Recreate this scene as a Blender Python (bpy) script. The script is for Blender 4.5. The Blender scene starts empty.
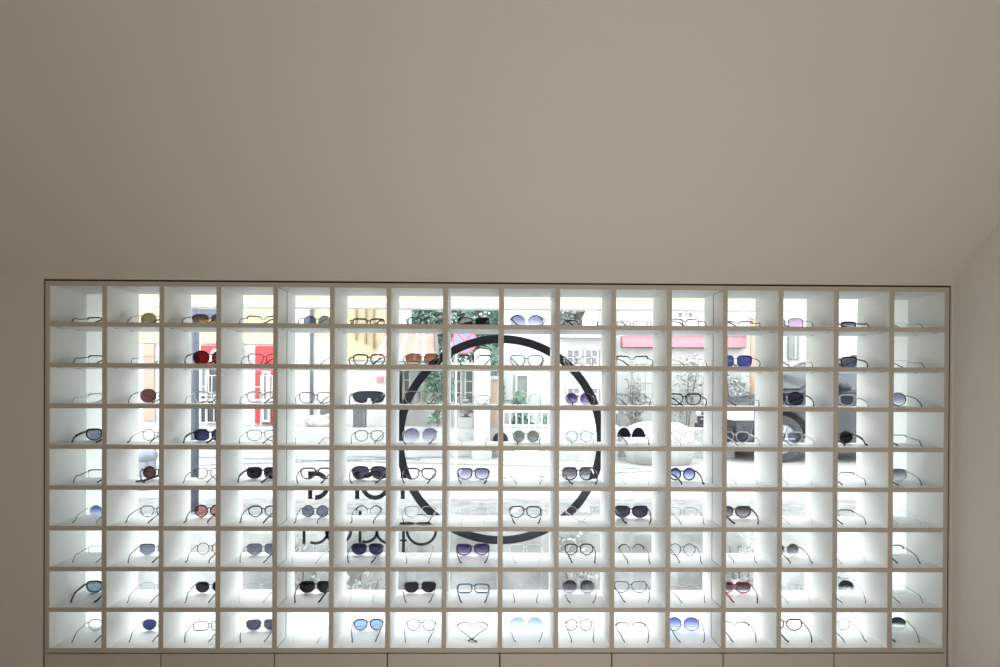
import bpy, math, random
from mathutils import Vector, Matrix
random.seed(7)
C = bpy.context.scene.collection
S = bpy.context.scene
R = math.radians

# ------------------------------------------------------------------ helpers
class MB:
    def __init__(s): s.v = []; s.f = []
    def box(s, x0, x1, y0, y1, z0, z1):
        b = len(s.v)
        s.v += [(x0,y0,z0),(x1,y0,z0),(x1,y1,z0),(x0,y1,z0),(x0,y0,z1),(x1,y0,z1),(x1,y1,z1),(x0,y1,z1)]
        s.f += [tuple(b+i for i in q) for q in ((0,3,2,1),(4,5,6,7),(0,1,5,4),(1,2,6,5),(2,3,7,6),(3,0,4,7))]
        return s
    def prism(s, pts, y0, y1, axis='y'):
        """closed outline pts (a,b) in the XZ plane (axis y), YZ (axis x) or XY (axis z), extruded"""
        n = len(pts); b = len(s.v)
        def P(a, c, t): return (a,t,c) if axis == 'y' else ((t,a,c) if axis == 'x' else (a,c,t))
        s.v += [P(a,c,y0) for a,c in pts] + [P(a,c,y1) for a,c in pts]
        s.f += [tuple(b+i for i in range(n)), tuple(b+n+i for i in reversed(range(n)))]
        s.f += [(b+i, b+n+i, b+n+(i+1)%n, b+(i+1)%n) for i in range(n)]
        return s
    def tube(s, pts, rad, closed=False, k=6, up=(0,0,1), flat=1.0):
        """rad: number or list; flat: radius across up-direction relative to the side one"""
        n = len(pts); b = len(s.v); P = [Vector(p) for p in pts]
        if not isinstance(rad, (list, tuple)): rad = [rad]*n
        up = Vector(up)
        for i in range(n):
            if closed: t = P[(i+1)%n]-P[i-1]
            else: t = P[min(i+1,n-1)]-P[max(i-1,0)]
            if t.length < 1e-9: t = Vector((0,0,1))
            t.normalize()
            a = t.cross(up)
            if a.length < 1e-3: a = t.cross(Vector((1,0,0)))
            a.normalize(); c = a.cross(t).normalized()
            for j in range(k):
                w = 2*math.pi*j/k
                s.v.append(tuple(P[i] + a*(math.cos(w)*rad[i]) + c*(math.sin(w)*rad[i]*flat)))
        m = n if closed else n-1
        for i in range(m):
            for j in range(k):
                i2 = (i+1) % n
                s.f.append((b+i*k+j, b+i*k+(j+1)%k, b+i2*k+(j+1)%k, b+i2*k+j))
        if not closed:
            s.f.append(tuple(b+j for j in reversed(range(k))))
            s.f.append(tuple(b+(n-1)*k+j for j in range(k)))
        return s
    def ball(s, c, r, n=8, m=12):
        b = len(s.v); rx, ry, rz = (r if isinstance(r, tuple) else (r,r,r))
        for i in range(n+1):
            p = math.pi*i/n
            for j in range(m):
                q = 2*math.pi*j/m
                s.v.append((c[0]+rx*math.sin(p)*math.cos(q), c[1]+ry*math.sin(p)*math.sin(q), c[2]+rz*math.cos(p)))
        for i in range(n):
            for j in range(m):
                s.f.append((b+i*m+j, b+(i+1)*m+j, b+(i+1)*m+(j+1)%m, b+i*m+(j+1)%m))
        return s
    def mesh(s, name, m, smooth=False):
        me = bpy.data.meshes.new(name); me.from_pydata(s.v, [], s.f); me.validate(); me.update()
        me.materials.append(m)
        if smooth: me.polygons.foreach_set('use_smooth', [True]*len(me.polygons))
        return me
    def build(s, name, m, parent=None, smooth=False, bevel=0):
        o = bpy.data.objects.new(name, s.mesh(name, m, smooth)); C.objects.link(o)
        if parent is not None: o.parent = parent
        if bevel:
            b = o.modifiers.new('b', 'BEVEL'); b.width = bevel; b.segments = 3; b.limit_method = 'ANGLE'
        return o

def tag(o, label=None, cat=None, group=None, kind=None):
    if label: o['label'] = label
    if cat: o['category'] = cat
    if group: o['group'] = group
    if kind: o['kind'] = kind
    return o
def empty(name, loc=(0,0,0), rz=0, label=None, cat=None, group=None):
    o = bpy.data.objects.new(name, None); C.objects.link(o); o.location = loc; o.rotation_euler = (0,0,rz)
    return tag(o, label, cat, group)
def local(o, parent):                      # keep world placement when parented to a moved empty
    o.parent = parent; o.matrix_parent_inverse = Matrix.LocRotScale(parent.location, parent.rotation_euler, None).inverted()
    return o

# ------------------------------------------------------------------ materials
def mat(name, col, rough=.6, metal=0, bump=0, bscale=40, var=0, vscale=3, coat=0, col2=None):
    m = bpy.data.materials.new(name); m.use_nodes = True; nt = m.node_tree; p = nt.nodes['Principled BSDF']
    p.inputs['Base Color'].default_value = (*col, 1); p.inputs['Roughness'].default_value = rough
    p.inputs['Metallic'].default_value = metal; p.inputs['Coat Weight'].default_value = coat
    tc = nt.nodes.new('ShaderNodeTexCoord')
    if var:
        n = nt.nodes.new('ShaderNodeTexNoise'); n.inputs['Scale'].default_value = vscale; n.inputs['Detail'].default_value = 6
        r = nt.nodes.new('ShaderNodeValToRGB'); r.color_ramp.elements[0].position = .35; r.color_ramp.elements[1].position = .65
        c2 = col2 or tuple(c*(1-var) for c in col)
        r.color_ramp.elements[0].color = (*c2, 1); r.color_ramp.elements[1].color = (*col, 1)
        nt.links.new(tc.outputs['Object'], n.inputs['Vector']); nt.links.new(n.outputs['Fac'], r.inputs['Fac'])
        nt.links.new(r.outputs['Color'], p.inputs['Base Color'])
    if bump:
        n = nt.nodes.new('ShaderNodeTexNoise'); n.inputs['Scale'].default_value = bscale; n.inputs['Detail'].default_value = 4
        b = nt.nodes.new('ShaderNodeBump'); b.inputs['Strength'].default_value = bump; b.inputs['Distance'].default_value = .01
        nt.links.new(tc.outputs['Object'], n.inputs['Vector']); nt.links.new(n.outputs['Fac'], b.inputs['Height'])
        nt.links.new(b.outputs['Normal'], p.inputs['Normal'])
    return m

def glassy(name, tint, gloss=.05, tint2=None, rough=.02, gcol=(1,1,1), zmid=.45, zw=.35):
    """thin tinted sheet: transparent with a weak mirror; tint2 = tint at the lower edge (graduated lens)"""
    m = bpy.data.materials.new(name); m.use_nodes = True; nt = m.node_tree; nt.nodes.remove(nt.nodes['Principled BSDF'])
    out = nt.nodes['Material Output']; tr = nt.nodes.new('ShaderNodeBsdfTransparent'); gl = nt.nodes.new('ShaderNodeBsdfGlossy')
    mx = nt.nodes.new('ShaderNodeMixShader'); sq = lambda c: tuple(math.sqrt(x) for x in c)
    tr.inputs['Color'].default_value = (*sq(tint), 1); gl.inputs['Roughness'].default_value = rough; gl.inputs['Color'].default_value = (*gcol, 1)
    mx.inputs[0].default_value = gloss
    if tint2:
        tc = nt.nodes.new('ShaderNodeTexCoord'); sx = nt.nodes.new('ShaderNodeSeparateXYZ'); r = nt.nodes.new('ShaderNodeValToRGB')
        r.color_ramp.elements[0].position = max(0, zmid-zw); r.color_ramp.elements[1].position = min(1, zmid+zw)
        r.color_ramp.elements[0].color = (*sq(tint2), 1); r.color_ramp.elements[1].color = (*sq(tint), 1)
        nt.links.new(tc.outputs['Generated'], sx.inputs[0]); nt.links.new(sx.outputs['Z'], r.inputs[0]); nt.links.new(r.outputs[0], tr.inputs['Color'])
    nt.links.new(tr.outputs[0], mx.inputs[1]); nt.links.new(gl.outputs[0], mx.inputs[2]); nt.links.new(mx.outputs[0], out.inputs['Surface'])
    return m

M = {}
M['paint'] = mat('wall_paint', (.79,.76,.705), .85, bump=.03, bscale=120)
M['ceil'] = mat('ceiling_paint', (.82,.79,.735), .9, bump=.03, bscale=90)
M['lam'] = mat('white_laminate', (.86,.87,.865), .45)
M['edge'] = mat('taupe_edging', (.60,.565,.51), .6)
M['door'] = mat('drawer_laminate', (.66,.62,.56), .5)
M['gap'] = mat('dark_gap', (.10,.07,.05), .9)
M['seam'] = mat('grey_seam', (.16,.18,.17), .8)
M['floor'] = mat('oak_floor', (.42,.34,.26), .5, var=.2, vscale=6)
M['reveal'] = mat('white_reveal', (.85,.85,.83), .7)
M['vinyl'] = mat('black_vinyl', (.016,.02,.036), .35)
M['glass'] = glassy('window_glass', (.97,.985,.98), .04)
# frosted acrylic back panels
m = mat('frosted_acrylic', (.9,.9,.9), .6); M['frost'] = m
nt = m.node_tree; tl = nt.nodes.new('ShaderNodeBsdfTranslucent'); tl.inputs[0].default_value = (.9,.92,.92,1)
mx = nt.nodes.new('ShaderNodeMixShader'); mx.inputs[0].default_value = .93
nt.links.new(nt.nodes['Principled BSDF'].outputs[0], mx.inputs[1]); nt.links.new(tl.outputs[0], mx.inputs[2]); nt.links.new(mx.outputs[0], nt.nodes['Material Output'].inputs['Surface'])

# ------------------------------------------------------------------ camera
yaw, roll, pitch = -1.33756e-2, 5.09095e-3, -4.04375e-3
CX, CZ, SHY, F = -.042850, 1.5, 58.52, 632.0
cy, sy, cp, sp, cr, sr = math.cos(yaw), math.sin(yaw), math.cos(pitch), math.sin(pitch), math.cos(roll), math.sin(roll)
def axes(d):
    x = cy*d[0]+sy*d[1]; y = -sy*d[0]+cy*d[1]; z = d[2]
    y2 = cp*y+sp*z; z2 = -sp*y+cp*z
    return cr*x+sr*z2, y2, -sr*x+cr*z2
cols = [axes(e) for e in ((1,0,0),(0,1,0),(0,0,1))]
right = Vector([c[0] for c in cols]); fwd = Vector([c[1] for c in cols]); up = Vector([c[2] for c in cols])
cam = bpy.data.cameras.new('camera'); co = bpy.data.objects.new('camera', cam); C.objects.link(co)
mw = Matrix((right, up, -fwd)).transposed().to_4x4(); mw.translation = (CX, 0, CZ); co.matrix_world = mw
cam.sensor_width = 36; cam.lens = F/1000*36; cam.shift_y = SHY/1000; cam.clip_end = 200; cam.clip_start = .02
S.camera = co
def at(px, py, Y):
    d = right*((px-500)/F) + up*((333.5+SHY-py)/F) + fwd
    t = Y/d.y
    return Vector((CX+d.x*t, Y, CZ+d.z*t))
def wx(px, Y, py=390): return at(px, py, Y).x
def wz(py, Y, px=500): return at(px, py, Y).z

# ------------------------------------------------------------------ room shell
D = 2.81                                   # wall plane with the display unit
XL, XR, YB, ZC = -2.85, 2.032, -3.0, 3.2
def struct(o): return tag(o, kind='structure')
WT = 3.40                                  # outer face of the window wall
struct(MB().box(XL-.1, XR+.1, YB-.1, WT, -.1, 0).build('floor', M['floor']))
w = MB()
w.box(XL-.1, -2.019, D, WT, 0, 2.3); w.box(2.019, XR+.1, D, WT, 0, 2.3)          # beside the unit
w.box(-2.019, 2.019, D, 3.07, 1.977, 2.3); w.box(-2.019, 2.019, 3.07, WT, 2.06, 2.3)                                           # above the unit
w.box(-2.019, 2.019, 3.10, WT, 0, .333)                                           # below the window
struct(w.build('wall_back', M['paint']))
struct(MB().box(XL-.1, XL, YB, D, 0, 3.4).build('wall_left', M['paint']))
struct(MB().box(XR, XR+.1, YB, D, 0, 3.4).build('wall_right', M['paint']))
struct(MB().box(XL-.1, XR+.1, YB-.1, YB, 0, 3.4).build('wall_front', M['paint']))
SL = .86; YT = D-(ZC-1.985)/SL
struct(MB().prism([(D+.0,1.985),(YT,ZC),(YB,ZC),(YB,ZC+.1),(YT+.04,ZC+.1),(D+.1,2.02)], XL, XR, 'x').build('ceiling', M['ceil']))
# gap round the built-in unit, its shade put in as dark-coloured strips
g = MB(); g.box(-2.0185,2.0185,D+.012,D+.03,1.968,1.9765); g.box(-2.0185,-2.0095,D+.008,D+.03,0,1.9765); g.box(2.0095,2.0185,D+.008,D+.03,0,1.9765)
struct(g.build('gap_shade_1', M['gap']))
# window: opening, sill, frame and pane
struct(MB().box(-2.019,2.019,3.075,WT,.333,.345).build('window_sill', M['reveal']))
fr = MB(); fr.box(-2.019,-1.985,3.27,3.33,.345,2.06); fr.box(1.985,2.019,3.27,3.33,.345,2.06)
fr.box(-1.985,1.985,3.27,3.33,2.045,2.06); fr.box(-1.985,1.985,3.27,3.33,.345,.352)
wf = struct(fr.build('window_1', M['reveal']))
MB().box(-1.985,1.985,3.298,3.303,.352,2.045).build('window_pane', M['glass'], wf)

# ------------------------------------------------------------------ display shelving, three modules of 4, 8 and 4 columns
PX, PZ, ZT = .25, .18, 1.958
TX, TZ, DEP = .0105, .010, .252
ZB = ZT-9*PZ
def module(c0, c1, label):
    x0, x1 = -2+PX*c0, -2+PX*c1
    u = empty('display_shelf_unit', ((x0+x1)/2, D, ZB), 0, label, 'display shelf')
    def P(mb, name, m, **k): return local(mb.build(name, m, **k), u)
    for r in range(10):
        z = ZT-PZ*r
        b_ = P(MB().box(x0+.0005, x1-.0005, D+.0026, D+DEP, z-TZ, z+TZ), 'shelf_board', M['lam'])
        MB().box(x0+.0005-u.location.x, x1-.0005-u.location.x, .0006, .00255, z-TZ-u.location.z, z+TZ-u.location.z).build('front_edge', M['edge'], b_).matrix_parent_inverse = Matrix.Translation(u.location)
    for c in range(c0, c1+1):
        x = -2+PX*c
        a, b = x-TX, x+TX
        if c == c0: a = x+.0005 if c else x-.009
        if c == c1: b = x-.0005 if c != 16 else x+.009
        b_ = P(MB().box(a, b, D+.0023, D+DEP, ZB-TZ, ZT+TZ), 'divider', M['lam'])
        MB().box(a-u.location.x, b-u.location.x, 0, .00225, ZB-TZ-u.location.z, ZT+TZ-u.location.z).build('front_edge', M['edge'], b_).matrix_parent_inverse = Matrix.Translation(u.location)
    for c in range(c0, c1):
        for r in (1, 2):                   # dark support clips at the top of the side wall, the wall that faces the middle
            z = ZT-PZ*r-TZ-.0014
            x = -2+PX*c+TX if c < 8 else -2+PX*(c+1)-TX-.002
            P(MB().box(x, x+.002, D+.045, D+.085, z, z+.0012), 'shelf_clip', M['seam'])
            P(MB().box(x, x+.002, D+.175, D+.205, z, z+.0012), 'shelf_clip', M['seam'])
        if c in (0, 15):
            P(MB().box(-2+PX*c+TX, -2+PX*(c+1)-TX, D+DEP, D+DEP+.004, ZB, ZT), 'back_panel', M['frost'])
    return u
units = [module(0, 4, 'white four-column display shelf unit at the red shop end, nine rows high'),
         module(4, 12, 'white eight-column display shelf unit in the middle, in front of the ring emblem'),
         module(12, 16, 'white four-column display shelf unit at the parked car end, nine rows high')]
# joint between modules: thin dark line half way into the side wall, with the filler cheek in front of it
for u, x, s in ((units[1], -1.0+TX, 1), (units[1], 1.0-TX, -1)):
    for r in range(9):
        z0, z1 = ZT-PZ*(r+1)+TZ, ZT-PZ*r-TZ
        a, b = sorted((x, x+s*.0015))
        mb = MB().box(a, b, D+.122, D+.1245, z0, z1)
        mb.box(a, b, D+.003, D+.122, z0, z0+.0015) if r >= 5 else None
        mb.box(a, b, D+.003, D+.122, z1-.0015, z1) if r == 0 else None
        local(mb.build('joint_line', M['seam']), u)

# ------------------------------------------------------------------ drawer cabinets below
ords = ['first','second','third','fourth','fifth','sixth','seventh','eighth','ninth']
for k in range(8):
    x0 = -2+.5*k; x1 = x0+.5
    end = 'red shop' if k < 4 else 'parked car'; n = ords[k if k < 4 else 7-k]
    b = empty('base_cabinet', (x0+.25, D, .06), 0, f'low taupe base cabinet under the shelves, {n} from the {end} end', 'cabinet', 'base cabinets under the display shelves')
    a0 = x0 - (.009 if k == 0 else 0); a1 = x1 + (.009 if k == 7 else 0)
    local(MB().box(a0+.0006, a1-.0006, D+.02, D+.27, .06, ZB-TZ-.001).build('carcass', M['gap']), b)
    if k in (0, 7):
        e0, e1 = (a0+.0006, a0+.0106) if k == 0 else (a1-.0106, a1-.0006)
        local(MB().box(e0, e1, D-.0, D+.0195, .06, ZB-TZ-.001).build('end_panel', M['door']), b)
    f0 = x0+(.003 if k else .0025); f1 = x1-(.003 if k < 7 else .0025)
    local(MB().box(f0, f1, D, D+.019, .062, ZB-TZ-.0065).build('drawer_front', M['door'], bevel=.001), b)
struct(MB().box(-2.012, 2.012, D+.05, D+.27, 0, .059).build('baseboard_back', M['gap']))

# ------------------------------------------------------------------ eyewear
FC = {'K':((.012,.012,.015),.3,0,'black'), 'N':((.02,.025,.07),.3,0,'navy'), 'T':((.10,.045,.02),.3,0,'tortoiseshell'),
      'B':((.13,.06,.035),.35,.2,'brown'), 'S':((.34,.35,.37),.35,.5,'silver'), 'G':((.03,.032,.04),.35,.1,'gunmetal'),
      'O':((.60,.47,.30),.3,.7,'gold'), 'W':((.75,.77,.80),.3,.1,'frosted clear'), 'R':((.42,.01,.04),.3,0,'crimson'),
      'L':((.05,.10,.24),.3,.1,'blue')}
FM = {k: mat('frame_'+v[3].replace(' ', '_'), v[0], v[1], v[2]) for k, v in FC.items()}
LC = {'c':(glassy('lens_clear', (.93,.95,.95), .03), None),
      'k':(glassy('lens_black', (.012,.012,.018), .05), 'black'),
      's':(glassy('lens_smoke', (.05,.055,.09), .07), 'dark smoke'),
      'g':(glassy('lens_grey', (.22,.24,.32), .07), 'grey'),
      'gg':(glassy('lens_graded_grey', (.10,.10,.12), .05, (.55,.55,.58)), 'graduated grey'),
      'gb':(glassy('lens_graded_blue', (.10,.13,.42), .05, (.72,.76,.9)), 'graduated blue'),
      'gl':(glassy('lens_pale_graded_blue', (.33,.42,.60), .05, (.86,.89,.94)), 'pale blue'),
      'gv':(glassy('lens_graded_violet', (.24,.24,.40), .05, (.75,.75,.85)), 'graduated violet-grey'),
      'gp':(glassy('lens_graded_purple', (.09,.05,.24), .05, (.55,.45,.66)), 'graduated purple'),
      'gh':(glassy('lens_half_dark', (.02,.03,.045), .04, (.85,.87,.88), zmid=.5, zw=.12), 'dark-topped'),
      'br':(glassy('lens_brown', (.14,.07,.07), .07), 'brown'),
      'am':(glassy('lens_amber', (.22,.12,.08), .05, (.75,.45,.28), zmid=.3), 'amber'),
      'ol':(glassy('lens_olive', (.16,.15,.07), .12), 'olive'),
      'pk':(glassy('lens_rose', (.66,.30,.28), .12), 'rose'),
      'pu':(glassy('lens_lilac', (.52,.36,.56), .06, (.75,.62,.76)), 'lilac'),
      'nv':(glassy('lens_navy', (.02,.03,.11), .07), 'navy'),
      'bl':(glassy('lens_steel_blue', (.20,.26,.36), .1), 'steel blue'),
      'lb':(glassy('lens_light_blue', (.30,.42,.60), .08), 'pale blue'),
      'mb':(glassy('lens_mirror_blue', (.08,.10,.34), .12, gcol=(.4,.45,1)), 'blue'),
      'sm':(glassy('lens_mirror_silver', (.26,.29,.27), .3), 'mirrored silver'),
      'rd':(glassy('lens_wine', (.12,.008,.015), .05), 'wine red')}

SH = {  # width, height, words
 'round':(.047,.047,'round'), 'panto':(.050,.045,'rounded'), 'rect':(.055,.036,'rectangular'), 'square':(.055,.045,'square'),
 'cat':(.057,.046,'cat-eye'), 'avi':(.060,.052,'aviator'), 'oval':(.053,.036,'oval'), 'bigsq':(.062,.055,'oversized square'),
 'bigrd':(.061,.055,'oversized round'), 'geo':(.054,.046,'angular'), 'low':(.056,.032,'narrow')}
def size_of(shape):
    k = (1.14, 1.14) if shape in ('round', 'bigrd') else ((1.12, 1.04) if shape == 'bigsq' else (1.2, 1.12))
    return SH[shape][0]*k[0], SH[shape][1]*k[1]
def outline(shape, n=32):
    w, h = size_of(shape); out = []
    pw = {'round':2, 'panto':2.4, 'rect':4.5, 'square':3.4, 'cat':2.6, 'avi':2.5, 'oval':2.3, 'bigsq':3, 'bigrd':2.1, 'geo':2.6, 'low':4}[shape]
    for i in range(n):
        t = 2*math.pi*i/n
        if shape == 'geo': t = 2*math.pi*(round(i/n*8)+.35*(i/n*8-round(i/n*8)))/8 + math.pi/8
        c, s_ = math.cos(t), math.sin(t)
        if shape in ('square','bigsq','panto','cat') : pw = {'square':(4.2,2.3),'bigsq':(3.6,2.4),'panto':(2.9,2.1),'cat':(3.4,2.1)}[shape][0 if s_ > 0 else 1]
        u = math.copysign(abs(c)**(2/pw), c); v = math.copysign(abs(s_)**(2/pw), s_)
        if shape in ('panto','cat','square','bigsq'): u *= 1+(.13 if shape != 'bigsq' else .06)*min(0, v)
        if shape == 'avi': u *= 1+.17*v; v -= .12*u*max(0, -v)
        if shape == 'cat' and u > 0: v += .22*u*u*max(0, .3+v)
        out.append((u*w/2, v*h/2))
    return out
def wrap(x): return -1.1*x*x
_cache = {}
def parts_of(shape, rim, fc, lens, pose):
    """list of (name, mesh, [sub-parts]) in the local frame of the glasses: wearer's eyes at -y, lenses in the y=0 plane"""
    key = (shape, rim, fc, lens, pose)
    if key in _cache: return _cache[key]
    fm = FM[fc]; res = []
    thick = {'full':.0034, 'mid':.0028, 'thin':.0021, 'half':.0013, 'none':.0008, 'mask':.0030}[rim]
    tint = lens != 'c'
    if rim == 'mask':                      # one wide shield lens
        W = .152; ol = []
        for i in range(56):
            t = 2*math.pi*i/56; c, s_ = math.cos(t), math.sin(t)
            u = math.copysign(abs(c)**.6, c)*W/2; v = math.copysign(abs(s_)**.6, s_)*.028
            if v < 0: v += .024*math.exp(-(u/.016)**2)
            if v < 0: u *= .93
            ol.append((u, v))
        zc = .031
        mb = MB(); rads = [.0028 if v > .0 else .0010 for u, v in ol]
        mb.tube([(u, wrap(u), zc+v) for u, v in ol], rads, True, up=(0,1,0))
        res.append(('rim', mb.mesh('rim', fm, True), []))
        l = MB(); n = 56
        tops = [p for p in ol]
        # strips from the upper to the lower outline
        xs = [(-W/2*.97 + W*.97*i/40) for i in range(41)]
        def edge(x, top):
            c = [(abs(u-x), v) for u, v in ol if (v > 0) == top]; return min(c)[1]
        for dy in (-.0008, .0008):
            b = len(l.v)
            for x in xs: l.v += [(x, wrap(x)+dy, zc+edge(x, False)), (x, wrap(x)+dy, zc+edge(x, True))]
            l.f += [(b+2*i, b+2*i+2, b+2*i+3, b+2*i+1) for i in range(40)]
        res.append(('lens', l.mesh('lens', LC[lens][0]), []))
        hw = W/2; hz = zc+.018
    else:
        w, h = size_of(shape); ol = outline(shape); gap = .0145
        cx = gap/2+w/2; zc = h/2+thick+.0003; hw = gap/2+w+.004; hz = zc+h*.28
        mb = MB()
        for sg in (1, -1):
            pts = [(sg*(cx+u), wrap(cx+u), zc+v) for u, v in ol]
            if rim == 'half':
                top = sorted([(u, v) for u, v in ol if v > h*.05], key=lambda p: p[0])
                mb.tube([(sg*(cx+u), wrap(cx+u), zc+v) for u, v in top], [.0018+.0018*min(1, i/len(top)*1.3) for i in range(len(top))], up=(0,1,0), flat=.9)
                mb.tube(pts, .0006, True, k=4, up=(0,1,0))
            else:
                if rim in ('full','mid'):
                    rr = [thick*(1+.35*max(0, v/(h/2))) for u, v in ol]
                else: rr = thick
                mb.tube(pts, rr, True, up=(0,1,0))
            # end piece and nose pad
            e = max(thick, .0014)*(1.15 if rim != 'none' else .8)
            mb.tube([(sg*(cx+w/2*.93), wrap(cx+w/2), hz), (sg*hw, wrap(hw)-.001, hz), (sg*hw, -.013, hz-.0005)], e, up=(0,0,1))
            if rim in ('thin','half','none'):
                mb.ball((sg*gap*.42, -.006, zc-.004), (.0012,.0022,.0042), 5, 6)
                mb.tube([(sg*gap*.5, -.0005, zc+.002), (sg*gap*.45, -.004, zc-.001)], .0004, k=4)
        bz = zc+h*(.22 if rim in ('full','mid') else .20)
        arch = .003
        mb.tube([(x*gap/2*1.15, -.0005, bz+arch*(1-x*x)) for x in (-1,-.5,0,.5,1)], max(thick*.95, .0010), up=(0,1,0), flat=1.0)
        if shape == 'avi': mb.tube([(x*(gap/2+.010), -.0005, zc+h*.47) for x in (-1,0,1)], .0011, up=(0,1,0))
        res.append(('rim', mb.mesh('rim', fm, True), []))
        for sg in (1, -1):
            l = MB(); n = len(ol)
            for dy in (-.0007, .0007):
                l.v += [(sg*(cx+u*.985), wrap(cx+u)+dy, zc+v*.985) for u, v in ol]
            l.f += [tuple(range(n)), tuple(n+i for i in reversed(range(n)))] + [(i, n+i, n+(i+1)%n, (i+1)%n) for i in range(n)]
            res.append(('lens', l.mesh('lens', LC[lens][0]), []))
    tr = {'full':.0030,'mid':.0025,'thin':.0018,'half':.0020,'none':.0014,'mask':.0026}[rim]
    ft = 2.0 if rim in ('full','mask') else (1.6 if rim == 'mid' else 1.3)
    tipm = fm if rim in ('full','mid','mask') else FM[{'S':'K','O':'T','W':'W','G':'K'}.get(fc, fc)]
    for sg in (1, -1):
        if pose == 'cross':
            pts = [(sg*hw,-.012,hz), (sg*hw*.93,-.03,hz*.75), (sg*.030,-.075,.016), (sg*.004,-.105,.006), (-sg*.014,-.122,.0045), (-sg*.020,-.128,.0045)]
            off = .0035 if sg > 0 else 0
            pts = [(x, y, z+off*(i > 1)) for i, (x, y, z) in enumerate(pts)]
        else:
            pts = [(sg*hw,-.012,hz-.0005), (sg*hw*.985,-.04,hz*.88), (sg*hw*.94,-.070,hz*.76), (sg*hw*.885,-.094,.0265),
                   (sg*hw*.82,-.110,.0185), (sg*hw*.755,-.124,.0095), (sg*.052,-.136,.0026*1)]
        k = 3
        tb = MB().tube(pts[:k+1], [tr, tr, tr*.95, tr*.95], up=(0,0,1), flat=ft)
        tp = MB().tube([p if j < len(pts)-1 else (p[0], p[1], max(p[2], tr*1.62+.0008)) for j, p in enumerate(pts)][k:], [tr*1.15]*(len(pts)-k-1)+[tr*1.2], up=(0,0,1), flat=1.3)
        res.append(('temple', tb.mesh('temple', fm, True), [('temple_tip', tp.mesh('temple_tip', tipm, True))]))
    _cache[key] = res
    return res

# one entry per compartment: shape rim frame lens [pose]   (rows from the top, columns from the red shop end)
T = [
"rect half K c|bigrd thin O ol|avi half T am|cat half B c|round thin G g|rect mid T c|panto thin G c|square half K k|bigrd half K gv|rect half K c|rect thin O c|panto thin G c|rect half T c|bigsq thin S pu|rect mid K gg|rect none S c",
"rect half G c|rect none B c|bigrd mid K rd|cat thin B c|square none O c|square mid K c|avi thin S am|cat half N c|cat thin K c|panto thin W c|cat half K c|panto none O c|bigsq half K mb|oval none O c|cat mid K bl|rect none S c",
"rect half W c|bigrd thin K br|square mid W c|square mid W c|square thin K c|mask mask K s|avi thin S c|rect thin W c|round none O c|round half B gp|square thin S c|cat mid K c|rect half S c|bigrd mid N nv|square mid W g|bigrd thin G gv",
"square full K g|round thin O c|geo full K nv|square thin S c|oval none S c|panto thin G c|bigrd half S gv|oval none W c|round thin S sm|round thin W c|round half K c|round thin W c|panto mid W g|square mid W g|round full K k|rect half S c",
"rect half G c|round full T br cross|panto thin G c|square full K k|square mid K c|avi mid G s|square mid K c|square mid N gv|square none S c|bigsq mid K gg|oval none W c|round full K gb|round none W c|rect none W c|rect half S c|bigsq thin S gg",
"round none S gb|panto thin K c|round mid K pk|panto mid G c|round thin G g|round half K c|square thin S c|round none W c|square mid K c|round none W c cross|cat full K s|panto none G c|cat full T gg|square none W c|rect half G c|panto none W c",
"rect none G c|square half K g|round thin B c|square thin G g|square none W c|square mid N nv|round none B c|cat mid N gp|square none W c|panto mid G c|round half B c|round thin G c|round none S c|round half T gg|rect none W c|panto half K c",
"square full K bl|panto none G c|panto half K k|square none W c|square full K k|round none W c|square half N k|rect mid L c|round none S c|bigrd thin S gg|cat thin K c|oval none O c|square mid R gg|panto none W c|bigrd none S gh|rect none S c",
"panto thin S c|panto thin S nv|rect thin G c|square thin S s|oval none W c|panto mid L lb|panto thin L c|oval half S c cross|bigrd none S gl|round thin G c|oval half B c|bigrd thin L gb|oval half G c|cat mid K c|round thin S c|bigrd half K gh",
]
down = ['top row','second row down','third row down','fourth row down','middle row','fourth row up','third row up','second row up','bottom row']
rimw = {'full':'thick','mid':'','thin':'thin','half':'browline','none':'rimless','mask':''}
rnd = random.Random(3)
for r, row in enumerate(T):
    row = row.split('|'); assert len(row) == 16, (r, len(row))
    for c, sp_ in enumerate(row):
        q = sp_.split(); shape, rim, fc, lens = q[:4]; pose = q[4] if len(q) > 4 else ''
        kind = 'sunglasses' if lens != 'c' else 'eyeglasses'
        shw = 'shield' if rim == 'mask' else SH[shape][2]
        d = ' '.join(x for x in (rimw[rim], FC[fc][3], shw, kind) if x)
        if lens != 'c': d += f' with {LC[lens][1]} lenses'
        if len(d.replace('-', ' ').split()) > 8: d = d.replace('graduated ', '').replace('dark smoke', 'smoke')
        n = ords[c if c < 8 else 15-c]; end = 'red shop' if c < 8 else 'parked car'
        lab = f'{d}, {down[r]}, {n} from {end} end'
        x = -2+PX*c+PX/2+rnd.uniform(-.005,.005); z = ZT-PZ*(r+1)+TZ
        e = empty(kind, (x, D+.203+rnd.uniform(-.004,.006), z+.0003), R(rnd.uniform(-3,3)), lab, kind, kind+' in the display compartments')
        e.scale = (1, 1.09, 1)
        for nm, me, subs in parts_of(shape, rim, fc, lens, pose):
            o = bpy.data.objects.new(nm, me); C.objects.link(o); o.parent = e
            for n2, m2 in subs:
                s2 = bpy.data.objects.new(n2, m2); C.objects.link(s2); s2.parent = o
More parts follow.
